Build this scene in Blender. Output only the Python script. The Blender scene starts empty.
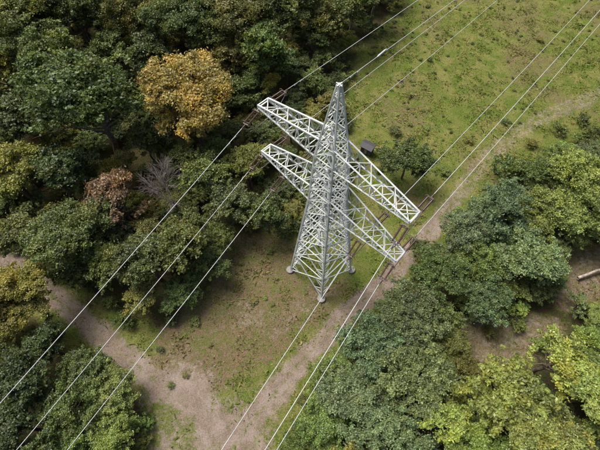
import bpy, math, random
import numpy as np
from mathutils import Vector, Matrix

random.seed(7); RNG=np.random.default_rng(7)
scene=bpy.context.scene
H=75.0; F=431.0
def G(x,y,z=0.0):
    """survey: map coordinates of the aerial photo -> metres on the plane of height z"""
    u=(x-300)/F; v=(225-y)/F
    d=(u,0.5+0.8660254*v,-0.8660254+0.5*v)
    t=(H-z)/(-d[2])
    return (d[0]*t,d[1]*t)
def depth(X,Y,Z): return Y*0.5+(H-Z)*0.8660254

def link(o): scene.collection.objects.link(o); return o
def mesh_obj(name,verts,faces,mat=None,smooth=False,parent=None):
    me=bpy.data.meshes.new(name); me.from_pydata([tuple(v) for v in verts],[],faces); me.update()
    if mat: me.materials.append(mat)
    if smooth:
        for p in me.polygons: p.use_smooth=True
    o=link(bpy.data.objects.new(name,me))
    if parent: o.parent=parent
    return o

# ------------------------------------------------ noise
def vnoise(x,y,scale,seed):
    r=np.random.default_rng(seed).random((256,256))
    X=x/scale; Y=y/scale
    xi=np.floor(X).astype(int); yi=np.floor(Y).astype(int)
    fx=X-xi; fy=Y-yi; fx=fx*fx*(3-2*fx); fy=fy*fy*(3-2*fy)
    a=r[xi%256,yi%256]; b=r[(xi+1)%256,yi%256]; c=r[xi%256,(yi+1)%256]; d=r[(xi+1)%256,(yi+1)%256]
    return (a*(1-fx)+b*fx)*(1-fy)+(c*(1-fx)+d*fx)*fy
def fbm(x,y,scale,seed,o=4):
    s=0;t=0;a=1
    for i in range(o):
        s=s+a*vnoise(x,y,scale/(2**i),seed+i); t+=a; a*=.55
    return s/t
def sdist_seg(X,Y,pts,closed=False):
    d=np.full(X.shape,1e9); n=len(pts)
    for i in range(n if closed else n-1):
        ax,ay=pts[i]; bx,by=pts[(i+1)%n]
        dx,dy=bx-ax,by-ay; L=dx*dx+dy*dy+1e-9
        t=np.clip(((X-ax)*dx+(Y-ay)*dy)/L,0,1)
        d=np.minimum(d,np.hypot(X-ax-t*dx,Y-ay-t*dy))
    return d
def inside(X,Y,pts):
    r=np.zeros(X.shape,bool); n=len(pts); j=n-1
    for i in range(n):
        xi,yi=pts[i]; xj,yj=pts[j]
        c=((yi>Y)!=(yj>Y))&(X<(xj-xi)*(Y-yi)/((yj-yi)+1e-12)+xi)
        r^=c; j=i
    return r
def sdf(X,Y,pts):
    d=sdist_seg(X,Y,pts,True); return np.where(inside(X,Y,pts),d,-d)
def sm(a,b,x):
    t=np.clip((x-a)/(b-a),0,1); return t*t*(3-2*t)

OPEN=[G(*p) for p in [(40,283),(130,325),(178,330),(195,290),(235,240),(300,235),(345,225),(352,170),(345,100),(362,55),(425,-25),(640,-25),(640,105),(545,150),(480,190),(445,240),(400,290),(350,335),(312,375),(285,480),(120,480),(150,440),(150,400),(105,372),(25,300)]]
HEATH=[G(*p) for p in [(165,330),(195,285),(232,236),(300,238),(350,285),(290,352),(215,388),(150,365)]]
JUNC=[G(*p) for p in [(135,378),(190,350),(240,390),(285,385),(272,480),(135,480)]]
BROWN2=[G(*p) for p in [(462,325),(500,312),(560,325),(560,350),(500,372),(468,358)]]
BROWN3=[G(*p) for p in [(560,250),(620,245),(620,300),(565,305)]]
PATH1=[G(*p) for p in [(5,262),(35,283),(75,312),(110,345),(150,376),(190,400),(225,440)]]
PATH2=[G(*p) for p in [(215,480),(245,430),(300,362),(345,315),(385,281),(420,243),(455,200),(488,155),(540,118),(640,78)]]
CLEAR=G(320,265)

# ------------------------------------------------ materials
def new_mat(name):
    m=bpy.data.materials.new(name); m.use_nodes=True
    nt=m.node_tree; nt.nodes.clear()
    out=nt.nodes.new('ShaderNodeOutputMaterial')
    return m,nt,out
def simple(name,col,rough=.6,metal=0,noise=0.25,scale=4,bump=0.0):
    m,nt,out=new_mat(name)
    b=nt.nodes.new('ShaderNodeBsdfPrincipled'); b.inputs['Roughness'].default_value=rough; b.inputs['Metallic'].default_value=metal
    tc=nt.nodes.new('ShaderNodeTexCoord'); n=nt.nodes.new('ShaderNodeTexNoise'); n.inputs['Scale'].default_value=scale; n.inputs['Detail'].default_value=5
    nt.links.new(tc.outputs['Object'],n.inputs['Vector'])
    r=nt.nodes.new('ShaderNodeValToRGB')
    r.color_ramp.elements[0].position=.35; r.color_ramp.elements[1].position=.65
    r.color_ramp.elements[0].color=tuple(c*(1-noise) for c in col)+(1,)
    r.color_ramp.elements[1].color=tuple(min(1,c*(1+noise)) for c in col)+(1,)
    nt.links.new(n.outputs['Fac'],r.inputs['Fac']); nt.links.new(r.outputs['Color'],b.inputs['Base Color'])
    if bump:
        bp=nt.nodes.new('ShaderNodeBump'); bp.inputs['Strength'].default_value=bump; nt.links.new(n.outputs['Fac'],bp.inputs['Height']); nt.links.new(bp.outputs['Normal'],b.inputs['Normal'])
    nt.links.new(b.outputs['BSDF'],out.inputs['Surface'])
    return m
M_STEEL=simple('painted_lattice_steel',(.52,.555,.535),.5,0,.15,.8)
M_CONC=simple('concrete',(.24,.235,.215),.9,0,.3,3,.3)
M_INS=simple('brown_porcelain',(.065,.028,.026),.3,0,.3,5)
M_WIRE=simple('aluminium_conductor',(.46,.48,.49),.45,.0,.1,1)
M_JUMP=simple('weathered_conductor',(.12,.09,.085),.5,.0,.2,1)
M_BARK=simple('bark',(.13,.10,.075),.9,0,.4,3,.6)
M_DEAD=simple('dead_wood',(.26,.22,.20),.9,0,.3,3)
M_LOG=simple('barkless_log',(.36,.31,.25),.8,0,.35,3,.4)
M_HUT=simple('dark_weathered_boards',(.06,.055,.06),.8,0,.3,3,.3)
M_ROOF=simple('roofing_felt',(.045,.047,.055),.7,0,.3,6)

def leaf_mat():
    m,nt,out=new_mat('leaves')
    oi=nt.nodes.new('ShaderNodeObjectInfo')
    at=nt.nodes.new('ShaderNodeAttribute'); at.attribute_name='tint'
    sep=nt.nodes.new('ShaderNodeSeparateColor'); nt.links.new(at.outputs['Color'],sep.inputs['Color'])
    mr=nt.nodes.new('ShaderNodeMapRange'); mr.inputs['To Min'].default_value=.48; mr.inputs['To Max'].default_value=1.8
    nt.links.new(sep.outputs['Red'],mr.inputs['Value'])
    mul=nt.nodes.new('ShaderNodeVectorMath'); mul.operation='SCALE'
    nt.links.new(oi.outputs['Color'],mul.inputs[0]); nt.links.new(mr.outputs['Result'],mul.inputs['Scale'])
    wm=nt.nodes.new('ShaderNodeVectorMath'); wm.operation='MULTIPLY'; wm.inputs[1].default_value=(1.45,1.15,.65)
    nt.links.new(mul.outputs['Vector'],wm.inputs[0])
    mx=nt.nodes.new('ShaderNodeMix'); mx.data_type='RGBA'
    nt.links.new(sep.outputs['Green'],mx.inputs['Factor']); nt.links.new(mul.outputs['Vector'],mx.inputs['A']); nt.links.new(wm.outputs['Vector'],mx.inputs['B'])
    b=nt.nodes.new('ShaderNodeBsdfDiffuse')
    tr=nt.nodes.new('ShaderNodeBsdfTranslucent'); ms=nt.nodes.new('ShaderNodeMixShader'); ms.inputs[0].default_value=.33
    gl=nt.nodes.new('ShaderNodeBsdfGlossy'); gl.inputs['Roughness'].default_value=.5; gl.inputs['Color'].default_value=(.8,.85,.9,1)
    m2=nt.nodes.new('ShaderNodeMixShader'); m2.inputs[0].default_value=.035
    nt.links.new(mx.outputs['Result'],b.inputs['Color']); nt.links.new(mx.outputs['Result'],tr.inputs['Color'])
    nt.links.new(b.outputs['BSDF'],ms.inputs[1]); nt.links.new(tr.outputs['BSDF'],ms.inputs[2])
    nt.links.new(ms.outputs[0],m2.inputs[1]); nt.links.new(gl.outputs[0],m2.inputs[2]); nt.links.new(m2.outputs[0],out.inputs['Surface'])
    return m
M_LEAF=leaf_mat()
def col_attr_mat():
    m,nt,out=new_mat('grass_blades')
    at=nt.nodes.new('ShaderNodeAttribute'); at.attribute_name='col'
    b=nt.nodes.new('ShaderNodeBsdfDiffuse')
    tr=nt.nodes.new('ShaderNodeBsdfTranslucent'); ms=nt.nodes.new('ShaderNodeMixShader'); ms.inputs[0].default_value=.4
    nt.links.new(at.outputs['Color'],b.inputs['Color']); nt.links.new(at.outputs['Color'],tr.inputs['Color'])
    nt.links.new(b.outputs['BSDF'],ms.inputs[1]); nt.links.new(tr.outputs['BSDF'],ms.inputs[2]); nt.links.new(ms.outputs[0],out.inputs['Surface'])
    return m
M_GRASS=col_attr_mat()

def ground_mat():
    m,nt,out=new_mat('soil_and_turf'); N=nt.nodes; L=nt.links
    tc=N.new('ShaderNodeTexCoord')
    def noise(s,d=5,r=.6,dist=0):
        n=N.new('ShaderNodeTexNoise'); n.inputs['Scale'].default_value=s; n.inputs['Detail'].default_value=d; n.inputs['Roughness'].default_value=r; n.inputs['Distortion'].default_value=dist
        L.new(tc.outputs['Object'],n.inputs['Vector']); return n.outputs['Fac']
    def ramp(f,stops):
        r=N.new('ShaderNodeValToRGB'); e=r.color_ramp.elements
        while len(e)<len(stops): e.new(.5)
        for i,(p,c) in enumerate(stops): e[i].position=p; e[i].color=c+(1,)
        L.new(f,r.inputs['Fac']); return r.outputs['Color']
    def mix(f,a,b):
        x=N.new('ShaderNodeMix'); x.data_type='RGBA'; L.new(f,x.inputs['Factor']); L.new(a,x.inputs['A']); L.new(b,x.inputs['B']); return x.outputs['Result']
    def g(v): return (v,v,v)
    n0=noise(.10,5,.6,.5); n1=noise(.32,6,.65,.4); n2=noise(1.5,6,.65); n3=noise(5,4,.8)
    g1=ramp(n3,[(.36,(.065,.100,.018)),(.5,(.115,.165,.028)),(.64,(.20,.25,.055))])
    g2=ramp(n3,[(.36,(.14,.15,.038)),(.64,(.31,.29,.10))])
    g3=ramp(n3,[(.36,(.11,.09,.045)),(.64,(.28,.215,.12))])
    grass=mix(ramp(n1,[(.43,g(0)),(.57,g(.95))]),g1,g2)
    grass=mix(ramp(n2,[(.52,g(0)),(.62,g(.6))]),grass,g3)
    grass=mix(ramp(n0,[(.45,g(0)),(.58,g(.5))]),grass,g1)
    heath=mix(ramp(n2,[(.42,g(0)),(.58,g(1))]), ramp(n3,[(.36,(.095,.10,.035)),(.64,(.215,.20,.08))]), ramp(n3,[(.36,(.135,.09,.057)),(.64,(.31,.225,.145))]))
    heath=mix(ramp(n1,[(.49,g(0)),(.62,g(.5))]),heath,g1)
    dirt=mix(ramp(n1,[(.42,g(0)),(.58,g(1))]), ramp(n3,[(.35,(.19,.14,.108)),(.65,(.36,.285,.225))]), ramp(n3,[(.35,(.28,.22,.185)),(.65,(.43,.355,.305))]))
    forest=mix(ramp(n2,[(.42,g(0)),(.58,g(1))]), ramp(n3,[(.36,(.04,.055,.016)),(.64,(.085,.105,.035))]), ramp(n3,[(.36,(.055,.04,.025)),(.64,(.15,.105,.06))]))
    at=N.new('ShaderNodeAttribute'); at.attribute_name='mask'
    sp=N.new('ShaderNodeSeparateColor'); L.new(at.outputs['Color'],sp.inputs['Color'])
    def edge(ch,nz,amp=1.5,lo=.2,hi=.8):
        a=N.new('ShaderNodeMath'); a.operation='ADD'; L.new(ch,a.inputs[0])
        s=N.new('ShaderNodeMath'); s.operation='MULTIPLY_ADD'; L.new(nz,s.inputs[0]); s.inputs[1].default_value=amp; s.inputs[2].default_value=-amp/2
        L.new(s.outputs[0],a.inputs[1])
        r=N.new('ShaderNodeMapRange'); r.interpolation_type='SMOOTHSTEP'; r.inputs['From Min'].default_value=lo; r.inputs['From Max'].default_value=hi
        L.new(a.outputs[0],r.inputs['Value']); return r.outputs['Result']
    c=mix(edge(sp.outputs['Green'],n2),grass,heath)
    c=mix(edge(sp.outputs['Blue'],n2),c,forest)
    c=mix(edge(sp.outputs['Red'],noise(1.1,7,.8,.3),3.0,.15,.85),c,dirt)
    b=N.new('ShaderNodeBsdfDiffuse')
    L.new(c,b.inputs['Color'])
    bp=N.new('ShaderNodeBump'); bp.inputs['Strength'].default_value=.9; bp.inputs['Distance'].default_value=.35; L.new(n3,bp.inputs['Height']); L.new(bp.outputs['Normal'],b.inputs['Normal'])
    L.new(b.outputs['BSDF'],out.inputs['Surface']); return m
M_GROUND=ground_mat()

# ------------------------------------------------ ground
def masks(X,Y):
    wob=(fbm(X,Y,6,11)-.5)*3.5
    pn=(fbm(X,Y,3,51)-.5)*1.8
    d1=sdist_seg(X,Y,PATH1); d2=sdist_seg(X,Y,PATH2)
    fade=1-.50*sm(38,56,Y)
    strip1=.34*(1-sm(.15,.6,d1))*fbm(X,Y,4,61)*1.6
    strip2=.34*(1-sm(.15,.6,d2))*fbm(X,Y,4,62)*1.6
    dirt=np.maximum((1-sm(.9,3.2,d1+pn))*.85-strip1,((1-sm(.9,3.0,d2+pn))*.9-strip2)*fade)
    j=sm(-3,5,sdf(X,Y,JUNC)+wob*1.4)*(.36+.75*sm(.3,.7,fbm(X,Y,6,71)))
    dirt=np.maximum(dirt,j*.9)
    hs=sdf(X,Y,HEATH)
    dirt=np.maximum(dirt,.40*sm(.5,.68,fbm(X,Y,6,171))*sm(-1,3,hs))
    heath=sm(-3,3,hs+wob)*(.78+.6*fbm(X,Y,9,23))
    dc=np.hypot(X-CLEAR[0],Y-CLEAR[1]); heath=heath*(1-.95*(1-sm(3,7,dc+wob)))
    heath=np.maximum(heath,.55*sm(.46,.66,fbm(X,Y,12,5))*sm(35,45,Y))
    forest=sm(-1,4,-sdf(X,Y,OPEN)+wob)
    br=np.maximum(sm(-3,1,sdf(X,Y,BROWN2)+wob),sm(-3,1,sdf(X,Y,BROWN3)+wob))
    heath=np.maximum(heath,br); forest=forest*(1-.95*br); dirt=np.maximum(dirt,.42*br)
    return np.clip(dirt,0,1),np.clip(heath,0,1),np.clip(forest,0,1)
def gz(X,Y):
    X=np.asarray(X,float);Y=np.asarray(Y,float)
    z=(fbm(X,Y,30,3)-.5)*1.2+(fbm(X,Y,4,31)-.5)*.42
    dt=np.hypot(X-3.6,Y-33.5); z=z*sm(5,16,dt)
    far=sm(120,200,np.maximum(np.abs(X),np.abs(Y-60)))
    return z*(1-far)
xs=np.concatenate([[-4000,-1500,-600,-300],np.arange(-170,-90,4.),np.arange(-90,90.01,.5),np.arange(94,171,4.),[300,600,1500,4000]])
ys=np.concatenate([[-4000,-1500,-500,-200],np.arange(-100,-12,4.),np.arange(-12,135.01,.5),np.arange(139,231,4.),[400,900,2000,5000]])
XX,YY=np.meshgrid(xs,ys); D,Hh,Fo=masks(XX,YY); ZZ=gz(XX,YY)-.06*D
nx,ny=len(xs),len(ys)
V=np.stack([XX.ravel(),YY.ravel(),ZZ.ravel()],1)
I,J=np.meshgrid(np.arange(nx-1),np.arange(ny-1)); a=(J*nx+I).ravel()
Q=np.stack([a,a+1,a+nx+1,a+nx],1)
pathd=np.minimum(sdist_seg(XX,YY,PATH1),sdist_seg(XX,YY,PATH2)).ravel(); jn=sdf(XX,YY,JUNC).ravel()
isp=(((pathd<3.2)|(jn>0))).astype(float)
fd=isp[Q].max(1)
COL=np.stack([D.ravel(),Hh.ravel(),Fo.ravel(),np.ones(D.size)],1)
def fast_mesh(name,V,Q,mats,attr=None,data=None,mi=None,smooth=False):
    me=bpy.data.meshes.new(name); n=len(V); f=len(Q); k=Q.shape[1]
    me.vertices.add(n); me.vertices.foreach_set('co',V.astype(np.float32).ravel())
    me.loops.add(f*k); me.loops.foreach_set('vertex_index',Q.astype(np.int32).ravel())
    me.polygons.add(f); me.polygons.foreach_set('loop_start',np.arange(0,f*k,k,dtype=np.int32)); me.polygons.foreach_set('loop_total',np.full(f,k,dtype=np.int32))
    for m in mats: me.materials.append(m)
    if mi is not None: me.polygons.foreach_set('material_index',mi.astype(np.int32))
    if smooth: me.polygons.foreach_set('use_smooth',np.ones(f,bool))
    me.update(calc_edges=True)
    if attr:
        at=me.attributes.new(attr,'FLOAT_COLOR','POINT'); at.data.foreach_set('color',data.astype(np.float32).ravel())
    me.validate(); return me
def submesh(name,sel):
    q=Q[sel]; u,inv=np.unique(q,return_inverse=True)
    me=fast_mesh(name,V[u],inv.reshape(q.shape),[M_GROUND],'mask',COL[u],smooth=True)
    return link(bpy.data.objects.new(name,me))
fp=fd>.5
submesh('ground',~fp); submesh('dirt_path',fp)

# ------------------------------------------------ grass / weeds
def grass():
    n=260000
    X=RNG.uniform(-60,95,n); Y=RNG.uniform(0,130,n)
    D,Hh,Fo=masks(X,Y)
    den=(1-D)**2*(1-Fo)*(.08+1.3*sm(.4,.65,fbm(X,Y,3,90)))
    k=RNG.random(n)<den; X=X[k];Y=Y[k];Hh=Hh[k];n=len(X)
    Z=gz(X,Y)
    clump=sm(.35,.75,fbm(X,Y,2.2,140)); h=(.06+.30*RNG.random(n)**2)*(.4+1.3*clump)
    ang=RNG.uniform(0,6.283,n); w=.06+.12*RNG.random(n); lean=RNG.normal(0,.9,(n,2))*h[:,None]
    dx=np.cos(ang)*w; dy=np.sin(ang)*w
    P=np.stack([X,Y,Z-.01],1)
    A=P+np.stack([-dx,-dy,0*dx],1); B=P+np.stack([dx,dy,0*dx],1)
    C=P+np.stack([dx*.55+lean[:,0],dy*.55+lean[:,1],h],1); E=P+np.stack([-dx*.55+lean[:,0],-dy*.55+lean[:,1],h],1)
    VV=np.stack([A,B,C,E],1).reshape(-1,3); QQ=np.arange(4*n).reshape(-1,4)
    g=np.array([.15,.205,.04]); dry=np.array([.33,.30,.12]); br=np.array([.27,.19,.11]); lush=np.array([.115,.185,.03])
    t=sm(.35,.65,fbm(X,Y,8,33)+RNG.normal(0,.14,n))[:,None]
    c=g*(1-t)+dry*t
    l=sm(.5,.65,fbm(X,Y,5,77)+RNG.normal(0,.05,n))[:,None]; c=c*(1-.7*l)+lush*.7*l
    hh=(Hh*RNG.random(n))[:,None]; c=c*(1-hh)+br*hh
    c=c*RNG.uniform(.6,1.35,n)[:,None]
    c=np.concatenate([c,np.ones((n,1))],1)
    me=fast_mesh('grass',VV,QQ,[M_GRASS],'col',np.repeat(c,4,0))
    link(bpy.data.objects.new('grass',me))
grass()

# ------------------------------------------------ trees
def tube(p,q,r0,r1,vs,fs,seg=6):
    p=Vector(p);q=Vector(q); d=(q-p)
    if d.length<1e-5: return
    d.normalize(); a=d.orthogonal().normalized(); b=d.cross(a); s=len(vs)
    for c,r in((p,r0),(q,r1)):
        for i in range(seg):
            t=6.28318*i/seg; vs.append(tuple(c+(a*math.cos(t)+b*math.sin(t))*r))
    for i in range(seg):
        j=(i+1)%seg; fs.append((s+i,s+j,s+seg+j,s+seg+i))
def limb(p,q,r0,r1,vs,fs,rng,n=4,wob=.08):
    p=Vector(p);q=Vector(q);L=(q-p).length; last=p;
    for i in range(1,n+1):
        t=i/n; c=p.lerp(q,t)
        if i<n: c+=Vector((rng.uniform(-1,1),rng.uniform(-1,1),rng.uniform(-.3,1)))*wob*L
        tube(last,c,r0+(r1-r0)*(i-1)/n,r0+(r1-r0)*t,vs,fs); last=c
def tree_mesh(name,seed,R,h,nl,leaf,flat=.75,lob=11,spread=1.0,warm=.25,loose=1.0):
    rng=random.Random(seed); r=np.random.default_rng(seed)
    vs=[];fs=[]
    cz=h-R*flat; base=h*.28
    tr=.035*h*.6+.08
    lean=Vector((rng.uniform(-.05,.05)*h,rng.uniform(-.05,.05)*h,cz))
    limb((0,0,-.4),lean,tr,tr*.5,vs,fs,rng,5,.02)
    clumps=[]
    for i in range(lob):
        if i==0: c=np.array([rng.uniform(-.15,.15)*R,rng.uniform(-.15,.15)*R,.5*R*flat]); lr=.42*R
        else:
            a=2.399963*i+rng.uniform(-.5,.5); e=rng.uniform(-.2,.95)
            rad=R*rng.uniform(.42,.80)*math.cos(e*.8)*spread
            c=np.array([math.cos(a)*rad,math.sin(a)*rad,math.sin(e)*R*flat*.75]); lr=R*rng.uniform(.17,.38)
        p0=Vector((0,0,base)).lerp(lean,rng.uniform(.2,1)); c3=Vector((c[0],c[1],c[2]+cz))
        limb(p0,c3,tr*.38,.04,vs,fs,rng,4,.07)
        for k in range(4):
            e2=c3+Vector((rng.uniform(-1,1),rng.uniform(-1,1),rng.uniform(-.4,1)))*lr*.8
            limb(p0.lerp(c3,.75),e2,tr*.12,.02,vs,fs,rng,2,.1)
        lt=rng.gauss(0,.08)
        m=max(7,int(20*(lr/(.35*R))**2))
        for k in range(m):
            d=r.normal(size=3); d/=np.linalg.norm(d)
            if d[2]<-.35: d[2]*=-.6
            cc=c+d*lr*rng.uniform(.4,1.35*loose)*np.array([1,1,.85]); cr=lr*rng.uniform(.15,.46)
            ax=np.array([rng.uniform(.6,1.7),rng.uniform(.6,1.4),rng.uniform(.4,.8)])
            clumps.append((cc,cr,ax,lt))
    tot=sum(c[1]**2 for c in clumps); LV=[];LT=[]
    for cc,cr,ax,lt in clumps:
        n=int(nl*cr**2/tot)+3
        d=r.normal(size=(n,3)); d/=np.linalg.norm(d,axis=1)[:,None]
        d[:,2]=np.where(d[:,2]<-.3,-d[:,2],d[:,2])
        rr=cr*(.2+.9*r.random(n)**.8)*np.where(r.random(n)<.15,1.6,1)
        th=rng.uniform(0,3.14); cs,sn=math.cos(th),math.sin(th)
        o=d*rr[:,None]*ax; o=np.stack([o[:,0]*cs-o[:,1]*sn,o[:,0]*sn+o[:,1]*cs,o[:,2]],1)
        pos=cc+o+np.array([0,0,cz])
        nrm=d*.6+r.normal(size=(n,3))*.6+np.array([0,0,.55]); nrm/=np.linalg.norm(nrm,axis=1)[:,None]
        t=np.cross(nrm,r.normal(size=(n,3))); t/=np.linalg.norm(t,axis=1)[:,None]+1e-9; b=np.cross(nrm,t)
        s=leaf*r.uniform(.5,1.3,n)[:,None]
        q=np.stack([pos-t*s*.5,pos-b*s*.32+t*s*.05,pos+t*s*.55-nrm*s*.12,pos+b*s*.32+t*s*.0],1)
        LV.append(q.reshape(-1,3))
        br=np.clip(.42+lt+r.normal(0,.12)+r.normal(0,.18,n),0,1); wm=np.clip((r.random()**3)*warm*2.4+r.normal(0,.1,n)*warm*2,0,1)
        LT.append(np.repeat(np.stack([br,wm,0*br,0*br+1],1),4,0))
    LV=np.concatenate(LV);LT=np.concatenate(LT); nb=len(vs)
    Vv=np.concatenate([np.array(vs),LV]); Qq=np.concatenate([np.array(fs),nb+np.arange(len(LV)).reshape(-1,4)])
    mi=np.concatenate([np.zeros(len(fs)),np.ones(len(LV)//4)])
    T=np.concatenate([np.tile([.5,0,0,1],(nb,1)),LT])
    return fast_mesh(name,Vv,Qq,[M_BARK,M_LEAF],'tint',T,mi)
BIG=[tree_mesh('big_tree_crown',100+i,8,18,42000,.41,.8,18+i%3,1,.35) for i in range(5)]
MID=[tree_mesh('mid_tree_crown',200+i,5,12,18000,.37,.9,13,1,.3) for i in range(5)]
FINE=[tree_mesh('fine_leaved_crown',300+i,5,9,23000,.29,.75,17,1.08,.15,1.15) for i in range(5)]
BUSH=[tree_mesh('bush_crown',400+i,2.4,3.6,5000,.27,.8,8,1.1,.35) for i in range(4)]
KIND={'B':(BIG,8,18),'M':(MID,5,12),'F':(FINE,5,9),'S':(BUSH,2.4,3.6)}
COLS={'dark':(.080,.115,.030),'green':(.115,.160,.038),'olive':(.160,.175,.040),'yellow':(.215,.225,.042),'orange':(.275,.235,.050),
 'red':(.185,.145,.070),'blue':(.165,.220,.090),'bright':(.190,.265,.064),'lime':(.240,.310,.075)}
NAMES={'B':'deciduous_tree','M':'deciduous_tree','F':'locust_tree','S':'bush'}
placed=[]
def put(X,Y,R,kind,col,zs=1.0,name=None):
    ms,r0,h0=KIND[kind]; me=random.choice(ms)
    nm=name or ({'orange':'autumn_tree','red':'autumn_tree'}.get(col) if kind in 'BM' else None) or NAMES[kind]
    o=link(bpy.data.objects.new(nm,me)); s=R/r0
    o.location=(X,Y,float(gz(X,Y))-.1); o.scale=(s*random.uniform(.92,1.1),s*random.uniform(.92,1.1),s*zs)
    o.rotation_euler=(0,0,random.uniform(0,6.28))
    c=COLS[col]; k=random.uniform(.82,1.18); o.color=(c[0]*k*random.uniform(.88,1.14),c[1]*k,c[2]*k*random.uniform(.85,1.15),1)
    placed.append((X,Y,R)); return o
def crown(x,y,rp,kind,col,zs=None):
    ms,r0,h0=KIND[kind]; R=rp/6.0
    for _ in range(4):
        z=(.62*h0*R/r0)*(zs or 1); X,Y=G(x,y,z); R=rp*depth(X,Y,z)/F
    return put(X,Y,R,kind,col,zs or 1)
TREES=[
(18,22,44,'B','olive'),(78,12,40,'B','dark'),(48,58,38,'B','green'),(92,108,60,'B','green'),(28,118,36,'M','dark'),(140,18,34,'B','olive'),
(185,30,38,'B','green'),(232,22,38,'B','olive'),(285,12,36,'B','green'),(262,52,32,'M','green'),(194,108,48,'B','orange'),(150,62,28,'M','dark'),(325,22,26,'M','olive'),(352,3,30,'M','green'),
(312,45,18,'M','dark'),(375,-8,24,'M','olive'),(228,62,24,'M','olive'),(110,55,24,'M','green'),(5,75,30,'M','yellow'),(145,140,24,'M','dark'),(240,95,20,'M','green'),
(14,180,40,'B','yellow'),(58,178,34,'M','dark'),(120,206,34,'M','red'),(78,238,38,'B','green'),(30,238,32,'M','olive'),(208,182,30,'M','green'),(228,205,26,'M','dark'),
(266,212,25,'M','green'),(248,168,24,'M','yellow'),(22,298,38,'B','yellow'),(186,246,32,'M','green'),(148,262,30,'M','dark'),(110,272,26,'M','green'),(205,262,22,'F','green'),
(182,294,19,'F','green'),(215,238,20,'F','green'),(70,275,22,'M','olive'),(150,235,22,'M','olive'),(45,345,24,'M','dark'),(30,382,34,'M','dark'),(85,372,26,'F','green'),(112,395,26,'F','bright'),(70,410,34,'F','green'),(115,432,26,'F','bright'),(15,425,34,'M','dark'),(75,448,30,'F','bright'),(40,460,34,'M','green'),(5,365,24,'M','green'),
(408,160,27,'F','green'),(385,152,10,'S','green'),(290,178,14,'S','dark'),(275,195,18,'F','green'),
(575,180,32,'F','bright'),(540,175,22,'F','green'),(510,168,18,'S','green'),(598,215,36,'F','bright'),(545,212,32,'F','bright'),(500,212,34,'F','blue'),(462,236,28,'F','blue'),(480,262,28,'F','bright'),(528,258,34,'F','blue'),(440,275,30,'F','green'),(485,298,26,'F','blue'),(565,235,20,'F','bright'),(540,288,18,'F','green'),
(408,312,30,'F','blue'),(440,318,22,'F','bright'),(455,345,20,'F','olive'),(372,345,32,'F','blue'),(335,372,22,'F','bright'),(352,395,34,'F','blue'),(412,382,38,'F','blue'),(325,425,28,'F','bright'),(385,435,36,'F','blue'),(298,452,22,'F','green'),(448,425,30,'M','lime'),
(505,392,42,'M','lime'),(555,362,36,'M','lime'),(598,395,44,'B','lime'),(540,440,46,'B','lime'),(592,345,24,'M','bright'),(480,448,30,'M','bright'),(470,375,20,'F','olive'),(598,318,16,'F','bright'),(520,325,9,'S','green'),(490,330,8,'S','olive'),(540,345,10,'S','bright'),
(435,355,18,'F','bright'),(380,395,20,'F','bright'),(510,240,18,'F','bright'),(425,250,14,'F','green'),(460,400,16,'F','lime'),
]
for t in TREES: crown(*t)
cnt=0
cand=[(random.uniform(-112,112),random.uniform(-30,160)) for _ in range(12000)]
CA=np.array(cand); so=sdf(CA[:,0],CA[:,1],OPEN); s2=np.maximum(sdf(CA[:,0],CA[:,1],BROWN2),sdf(CA[:,0],CA[:,1],BROWN3))
pd=sdist_seg(CA[:,0],CA[:,1],PATH1)
for (X,Y),a_,b_,pp in zip(cand,so,s2,pd):
    right=X>5 and Y<60
    if b_>-3 or pp<5: continue
    if Y>128 and X>30+ (Y-128)*.3 and X<110: continue
    inview=(-.78*(75*.9+Y*.3)<X<.78*(75*.9+Y*.3)) and -2<Y<116
    R=random.uniform(2.6,4.4) if inview else random.uniform(4.5,7)
    if a_>-R*1.0: continue
    ok=True
    for (px,py,pr) in placed:
        if inview: lim=.66*R+ (.52*pr if pr<5.5 else .30*pr)
        else: lim=.72*(R+pr)
        if (px-X)**2+(py-Y)**2<lim*lim: ok=False;break
    if not ok: continue
    if right: put(X,Y,R,'F',random.choice(['blue','green','bright','bright']),.85)
    else: put(X,Y,R,'M' if R>3.2 else 'F',random.choice(['dark','green','olive','green','yellow']),random.uniform(.85,1.1))
    cnt+=1
ub=0
UC=np.array([(random.uniform(-75,85),random.uniform(0,118)) for _ in range(7000)])
ua=sdf(UC[:,0],UC[:,1],OPEN); up=sdist_seg(UC[:,0],UC[:,1],PATH1); u2=np.maximum(sdf(UC[:,0],UC[:,1],BROWN2),sdf(UC[:,0],UC[:,1],BROWN3))
for (X,Y),a_,pp,b_ in zip(UC,ua,up,u2):
    if a_>.3 or pp<3.6 or b_>-.5: continue
    R=random.uniform(1.0,2.4)
    if any((px-X)**2+(py-Y)**2<((.25 if pr>4 else .5)*pr+ .6*R)**2 for px,py,pr in placed): continue
    put(X,Y,R,'S',random.choice(['green','olive','blue','bright','bright']) if X>0 else random.choice(['green','olive','dark','green','bright'])); ub+=1
    if ub>520: break
for (x,y,rp,c) in [(560,128,9,'green'),(585,118,10,'green'),(530,142,8,'olive'),(470,140,5,'olive'),(505,120,5,'green'),(598,140,12,'green'),(570,150,11,'bright'),(395,130,7,'dark'),(378,168,6,'green'),(445,170,6,'green'),(300,215,7,'green'),(340,232,6,'green'),(185,375,4,'olive'),(160,350,5,'green'),(210,345,3,'olive'),(300,255,5,'green'),(240,262,4,'olive'),(430,60,4,'green'),(410,95,4,'olive'),(540,40,4,'olive'),(270,250,5,'bright'),(225,285,4,'olive'),(195,320,6,'green'),(150,420,5,'bright'),(170,385,4,'green')]:
    crown(x,y,rp,'S',c,.7)
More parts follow.
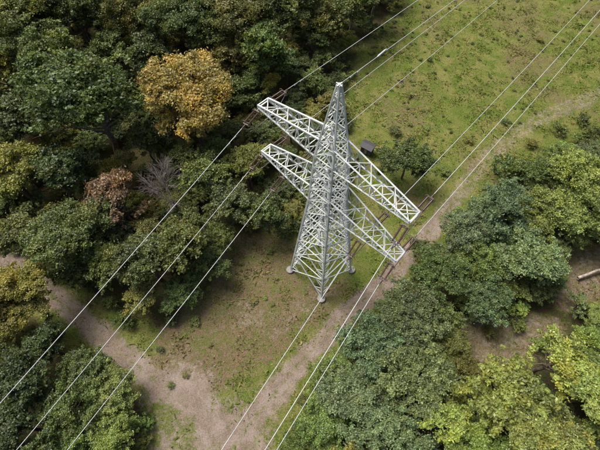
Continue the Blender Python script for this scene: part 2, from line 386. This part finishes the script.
# low weeds scattered in the clearing and the meadow
WX=np.array([(random.uniform(-45,90),random.uniform(2,120)) for _ in range(2600)])
wa=sdf(WX[:,0],WX[:,1],OPEN); wd,_,_=masks(WX[:,0],WX[:,1]); wn=fbm(WX[:,0],WX[:,1],14,404)
wc=0
for (X,Y),a_,d_,n_ in zip(WX,wa,wd,wn):
    if a_<1 or d_>.35 or random.random()>sm(.42,.7,n_)*.8+.05+.5*math.exp(-a_/3): continue
    put(X,Y,random.uniform(.22,.6)*(1.6 if random.random()<.08 else 1),'S',random.choice(['green','olive','bright','green','yellow']),random.uniform(.4,.8),'weed_plant'); wc+=1
    if wc>420: break

def dead_tree(X,Y,h):
    vs=[];fs=[];rng=random.Random(5)
    def rec(p,d,L,r,n):
        q=p+d*L; limb(p,q,r,r*.6,vs,fs,rng,3,.05)
        if n==0: return
        for k in range(5 if n>1 else 6):
            nd=(d+Vector((rng.uniform(-1,1),rng.uniform(-1,1),rng.uniform(-.4,.7)))*.85).normalized()
            rec(p.lerp(q,rng.uniform(.45,1)),nd,L*rng.uniform(.5,.75),r*.5,n-1)
    rec(Vector((0,0,-.3)),Vector((.05,.02,1)).normalized(),h*.5,.2,4)
    o=mesh_obj('dead_tree',vs,fs,M_DEAD); o.location=(X,Y,float(gz(X,Y)))
X,Y=G(168,196,8); dead_tree(X,Y,14)

# ------------------------------------------------ tower
TX,TY=3.9,33.4
tower=link(bpy.data.objects.new('transmission_tower',None)); tower.location=(TX,TY,0); tower.rotation_euler=(0,0,math.radians(-45))
bv=[];bf=[]
def beam(p,q,w,vs=None,fs=None):
    vs=bv if vs is None else vs; fs=bf if fs is None else fs
    p=Vector(p);q=Vector(q);d=(q-p).normalized()
    up=Vector((0,0,1)) if abs(d.z)<.9 else Vector((1,0,0))
    a=d.cross(up).normalized(); b=d.cross(a); t=w*.22
    prof=[(0,0),(w,0),(w,t),(t,t),(t,w),(0,w)]; s=len(vs)
    for c in(p,q):
        for x,y in prof: vs.append(tuple(c+a*(x-w*.35)+b*(y-w*.35)))
    for i in range(6):
        j=(i+1)%6; fs.append((s+i,s+j,s+6+j,s+6+i))
    fs.append(tuple(s+i for i in range(5,-1,-1))); fs.append(tuple(s+6+i for i in range(6)))
def hw(z):
    pts=[(0,4.0),(24.3,1.9),(34,1.5),(45,.16)]
    for (z0,a),(z1,b) in zip(pts,pts[1:]):
        if z<=z1: return a+(b-a)*(z-z0)/(z1-z0)
    return .16
zs=[.35,6.8,12.2,16.8,20.8,24.3,27,29.4,31.8,34,36.4,38.5,40.4,42.1,43.6,45]
cor=[(-1,-1),(1,-1),(1,1),(-1,1)]
def C(k,z): h=hw(z); return Vector((cor[k%4][0]*h,cor[k%4][1]*h,z))
for i in range(len(zs)-1):
    z0,z1=zs[i],zs[i+1]
    lw=.30 if z0<24 else (.24 if z0<36 else .17)
    dw=.17 if z0<24 else (.14 if z0<36 else .10)
    for k in range(4):
        beam(C(k,z0),C(k,z1),lw)
        beam(C(k,z0),C(k+1,z1),dw); beam(C(k+1,z0),C(k,z1),dw)
        if i>0: beam(C(k,z0),C(k+1,z0),dw)
        if z0<24:
            w0=hw(z0);w1=hw(z1); t=w0/(w0+w1); zc=z0+(z1-z0)*t
            ctr=(C(k,zc)+C(k+1,zc))/2
            a0=C(k,z0).lerp(ctr,.5);b0=C(k+1,z0).lerp(ctr,.5)
            rw=.10
            beam(C(k,z0+(z1-z0)*t*.5),a0,rw); beam(C(k+1,z0+(z1-z0)*t*.5),b0,rw)
            beam(C(k,zc),a0,rw); beam(C(k+1,zc),b0,rw)
            a1=C(k,z1).lerp(ctr,.5);b1=C(k+1,z1).lerp(ctr,.5)
            zz=z1-(z1-zc)*.5
            beam(C(k,zz),a1,rw); beam(C(k+1,zz),b1,rw); beam(C(k,zc),a1,rw); beam(C(k+1,zc),b1,rw)
    if i in(1,3,5,6,9,10): beam(C(0,z0),C(2,z0),dw); beam(C(1,z0),C(3,z0),dw)
beam((-.4,0,45),(.4,0,45),.12); beam((0,-.4,45.02),(0,.4,45.02),.12)
def arm(sx,zb,zt,L,nb,tw=.9):
    hb=hw(zb); ht=hw(zt)
    def B(t,s): return Vector((sx*(hb+(L-hb)*t),s*(hb+(tw-hb)*t),zb))
    def T(t,s): return Vector((sx*(ht+(L-ht)*t),s*(ht+(tw-ht)*t),zt+(zb+.45-zt)*t))
    cw=.20;bw=.115
    for s in(-1,1):
        beam(B(0,s),B(1,s),cw); beam(T(0,s),T(1,s),cw); beam(B(1,s),T(1,s),.15)
    beam(B(1,-1),B(1,1),.2); beam(T(1,-1),T(1,1),.15)
    ts=[i/nb for i in range(nb+1)]
    for i in range(nb):
        a,b=ts[i],ts[i+1]
        beam(B(a,-1),B(b,1),bw); beam(B(a,1),B(b,-1),bw); beam(B(b,-1),B(b,1),bw)
        if i%2: beam(T(a,-1),T(b,1),.09)
        else: beam(T(a,1),T(b,-1),.09)
        for s in(-1,1):
            m=(a+b)/2
            beam(T(a,s),B(m,s),bw); beam(B(m,s),T(b,s),bw)
            if i<nb-1: beam(B(b,s),T(b,s),.09)
for sx in(-1,1):
    arm(sx,33.8,36.8,12.4,6); arm(sx,24.3,27.6,12.8,6)
mesh_obj('steel_lattice',bv,bf,M_STEEL,parent=tower)
lv=[];lf=[]
for z in zs[1:11]:
    for k in range(4):
        c=C(k,z)
        for (nx_,ny_) in ((cor[k][0],0),(0,cor[k][1])):
            tdir=Vector((0,-cor[k][1],0)) if nx_ else Vector((-cor[k][0],0,0))
            n=Vector((nx_,ny_,0)); o0=c+n*.12
            s=len(lv)
            for dd,zz in((0,-.32),(.42,-.2),(.42,.2),(0,.32)): lv.append(tuple(o0+tdir*dd+Vector((0,0,zz))))
            for dd,zz in((0,-.32),(.42,-.2),(.42,.2),(0,.32)): lv.append(tuple(o0+n*.03+tdir*dd+Vector((0,0,zz))))
            lf+= [(s,s+1,s+2,s+3),(s+7,s+6,s+5,s+4)]+[(s+i,s+4+i,s+4+(i+1)%4,s+(i+1)%4) for i in range(4)]
mesh_obj('gusset_plates',lv,lf,M_STEEL,parent=tower)
fv=[];ff=[]
for k in range(4):
    c=Vector((cor[k][0]*4.08,cor[k][1]*4.08,0)); n=20; s=len(fv)
    for r,z in((.75,-.5),(.75,.38),(.68,.46)):
        for i in range(n): t=6.28318*i/n; fv.append((c.x+r*math.cos(t),c.y+r*math.sin(t),z))
    for l in range(2):
        for i in range(n): j=(i+1)%n; ff.append((s+l*n+i,s+l*n+j,s+(l+1)*n+j,s+(l+1)*n+i))
    ff.append(tuple(s+2*n+i for i in range(n)))
mesh_obj('concrete_footings',fv,ff,M_CONC,parent=tower)

iv=[];if_=[]; hv=[];hf=[]; jv=[];jf=[]
def lathe(p,d,prof,vs,fs,seg=10):
    d=Vector(d).normalized(); a=d.orthogonal().normalized(); b=d.cross(a); s=len(vs)
    for (t,r) in prof:
        for i in range(seg):
            g=6.28318*i/seg; vs.append(tuple(Vector(p)+d*t+(a*math.cos(g)+b*math.sin(g))*r))
    for l in range(len(prof)-1):
        for i in range(seg): j=(i+1)%seg; fs.append((s+l*seg+i,s+l*seg+j,s+(l+1)*seg+j,s+(l+1)*seg+i))
def ring(c,d,R,r,vs,fs,n=14):
    d=Vector(d).normalized(); a=d.orthogonal().normalized(); b=d.cross(a)
    pts=[Vector(c)+(a*math.cos(6.28318*i/n)+b*math.sin(6.28318*i/n))*R for i in range(n)]
    for i in range(n): tube(pts[i],pts[(i+1)%n],r,r,vs,fs,5)
def tension(p,dirn):
    d=Vector(dirn).normalized(); side=d.cross(Vector((0,0,1))).normalized()
    L=2.5
    beam(p,p+d*.45,.12,hv,hf); y0=p+d*.45
    beam(y0-side*.36,y0+side*.36,.14,hv,hf)
    for s in(-1,1):
        q=y0+side*.32*s
        prof=[(0,.05),(.12,.05)]
        n=15
        for i in range(n):
            t=.15+i*(L-.3)/n; w=(L-.3)/n
            prof+=[(t,.06),(t+w*.35,.135),(t+w*.55,.13),(t+w*.8,.06)]
        prof+=[(L-.1,.05),(L,.05)]
        lathe(q,d,prof,iv,if_)
        ring(q+d*.2,d,.28,.03,hv,hf); ring(q+d*(L-.2),d,.34,.04,hv,hf)
    y1=y0+d*L; beam(y1-side*.38,y1+side*.38,.15,hv,hf)
    lathe(y1,d,[(0,.04),(.1,.07),(.7,.07),(.8,.04)],hv,hf,8)
    return y1+d*.75
DF=Vector((-.065,.997,-.10)); DB=Vector((.19,-.982,-.10))
phases=[]
for sx in(-1,1):
    phases.append((Vector((sx*12.2,0,33.75)),12.4)); phases.append((Vector((sx*12.5,0,24.25)),12.8)); phases.append((Vector((sx*7.4,0,24.25)),12.8))
wires=[]
for P,L in phases:
    hb=hw(P.z); t=(abs(P.x)-hb)/(L-hb); yw=hb+(.9-hb)*t
    e1=tension(P+Vector((0,yw,0)),DF); e2=tension(P+Vector((0,-yw,0)),DB)
    wires+= [(e1,DF),(e2,DB)]
    prev=None; N=22
    for i in range(N+1):
        u=i/N; q=e1.lerp(e2,u); q=q+Vector((.0,0,-2.1*(1-abs(2*u-1)**2.6)))
        if prev is not None: tube(prev,q,.06,.06,jv,jf,6)
        prev=q
mesh_obj('insulators',iv,if_,M_INS,True,tower); mesh_obj('insulator_fittings',hv,hf,M_JUMP,parent=tower); mesh_obj('jumper_loops',jv,jf,M_JUMP,True,tower)
wires+=[(Vector((0,.4,45)),DF)]
wv=[];wf=[]
rot=Matrix.Translation((TX,TY,0))@Matrix.Rotation(math.radians(-45),4,'Z')
for idx,(e,d) in enumerate(wires):
    h=Vector((d.x,d.y,0)).normalized(); prev=None; earth=e.z>44
    s=0
    rr=.03 if earth else .040
    while s<=300:
        z=e.z-.105*s+.105/300*s*s
        q=rot@Vector((e.x+h.x*s,e.y+h.y*s,z))
        if prev is not None: tube(prev,q,rr,rr,wv,wf,6)
        prev=q; s+=6
    for off in(1.6,2.8):
        q=rot@Vector((e.x+h.x*off,e.y+h.y*off,e.z-.105*off-.12)); hd=(rot.to_3x3()@h)
        tube(q-hd*.28,q-hd*.14,.06,.05,wv,wf,8); tube(q+hd*.14,q+hd*.28,.05,.06,wv,wf,8); tube(q-hd*.2,q+hd*.2,.015,.015,wv,wf,5)
    if earth:
        off=6; q=rot@Vector((e.x+h.x*off,e.y+h.y*off,e.z-.105*off)); hd=(rot.to_3x3()@h)
        lathe(q,hd,[(0,.03),(.3,.10),(1.5,.10),(1.8,.03)],wv,wf,10)
mesh_obj('power_line_wires',wv,wf,M_WIRE,True)

def box(vs,fs,x0,x1,y0,y1,z0,z1):
    s=len(vs)
    for z in(z0,z1):
        for x,y in((x0,y0),(x1,y0),(x1,y1),(x0,y1)): vs.append((x,y,z))
    fs+=[(s+3,s+2,s+1,s),(s+4,s+5,s+6,s+7)]+[(s+i,s+(i+1)%4,s+4+(i+1)%4,s+4+i) for i in range(4)]
hut=link(bpy.data.objects.new('hunting_hut',None)); hx,hy=G(368,146,2); hut.location=(hx,hy,0); hut.rotation_euler=(0,0,math.radians(-35))
v=[];f=[]; box(v,f,-1.2,1.2,-.9,.9,.3,2.1)
for x in(-1.1,1.1):
    for y in(-.8,.8): box(v,f,x-.06,x+.06,y-.06,y+.06,-.4,.298)
mesh_obj('walls',v,f,M_HUT,parent=hut)
v=[(-1.5,-1.2,2.1),(1.5,-1.2,2.1),(1.5,0,2.55),(-1.5,0,2.55),(1.5,1.2,2.1),(-1.5,1.2,2.1)]; v+=[(a,b,c+.08) for a,b,c in v]
f=[(0,3,2,1),(3,5,4,2),(6,7,8,9),(9,8,10,11),(0,1,7,6),(5,11,10,4),(1,2,8,7),(2,4,10,8),(0,6,9,3),(3,9,11,5)]
mesh_obj('roof',v,f,M_ROOF,parent=hut)
v=[];f=[]; box(v,f,-.3,.3,-.935,-.903,.35,1.9); mesh_obj('door',v,f,M_DEAD,parent=hut)
v=[];f=[];a=G(578,278,.5);b=G(606,268,.8)
limb((a[0],a[1],.45),(b[0],b[1],.9),.32,.24,v,f,random.Random(3),6,.012)
tube((b[0],b[1],.9),(b[0]+.8,b[1]+1.2,1.5),.12,.05,v,f); mesh_obj('fallen_log',v,f,M_LOG,True)

# ------------------------------------------------ light
w=bpy.data.worlds.new('World'); scene.world=w; w.use_nodes=True; nt=w.node_tree
sky=nt.nodes.new('ShaderNodeTexSky'); sky.sky_type='NISHITA'; sky.sun_disc=False
el=math.radians(60); az=math.radians(-50)
sky.sun_elevation=el; sky.sun_rotation=az; sky.dust_density=7; sky.air_density=1.0; sky.ozone_density=.5
bg=nt.nodes['Background']; bg.inputs['Strength'].default_value=.15; nt.links.new(sky.outputs['Color'],bg.inputs['Color'])
sd=bpy.data.lights.new('sun','SUN'); sd.energy=3.9; sd.angle=math.radians(30); sd.color=(1,.965,.90)
so_=link(bpy.data.objects.new('sun',sd))
dirv=Vector((math.sin(az)*math.cos(el),math.cos(az)*math.cos(el),math.sin(el)))
so_.rotation_euler=dirv.to_track_quat('Z','Y').to_euler(); so_.location=dirv*200
cam=bpy.data.cameras.new('camera'); cam.sensor_width=36; cam.lens=F/600*36; cam.clip_end=8000; cam.clip_start=.5
co=link(bpy.data.objects.new('camera',cam)); co.location=(0,0,H); co.rotation_euler=(math.radians(30),0,0); scene.camera=co
scene.view_settings.view_transform='Standard'; scene.view_settings.look='None'; scene.view_settings.exposure=0
print('fill',cnt,'undergrowth',ub,'weeds',wc,'objs',len(scene.objects))
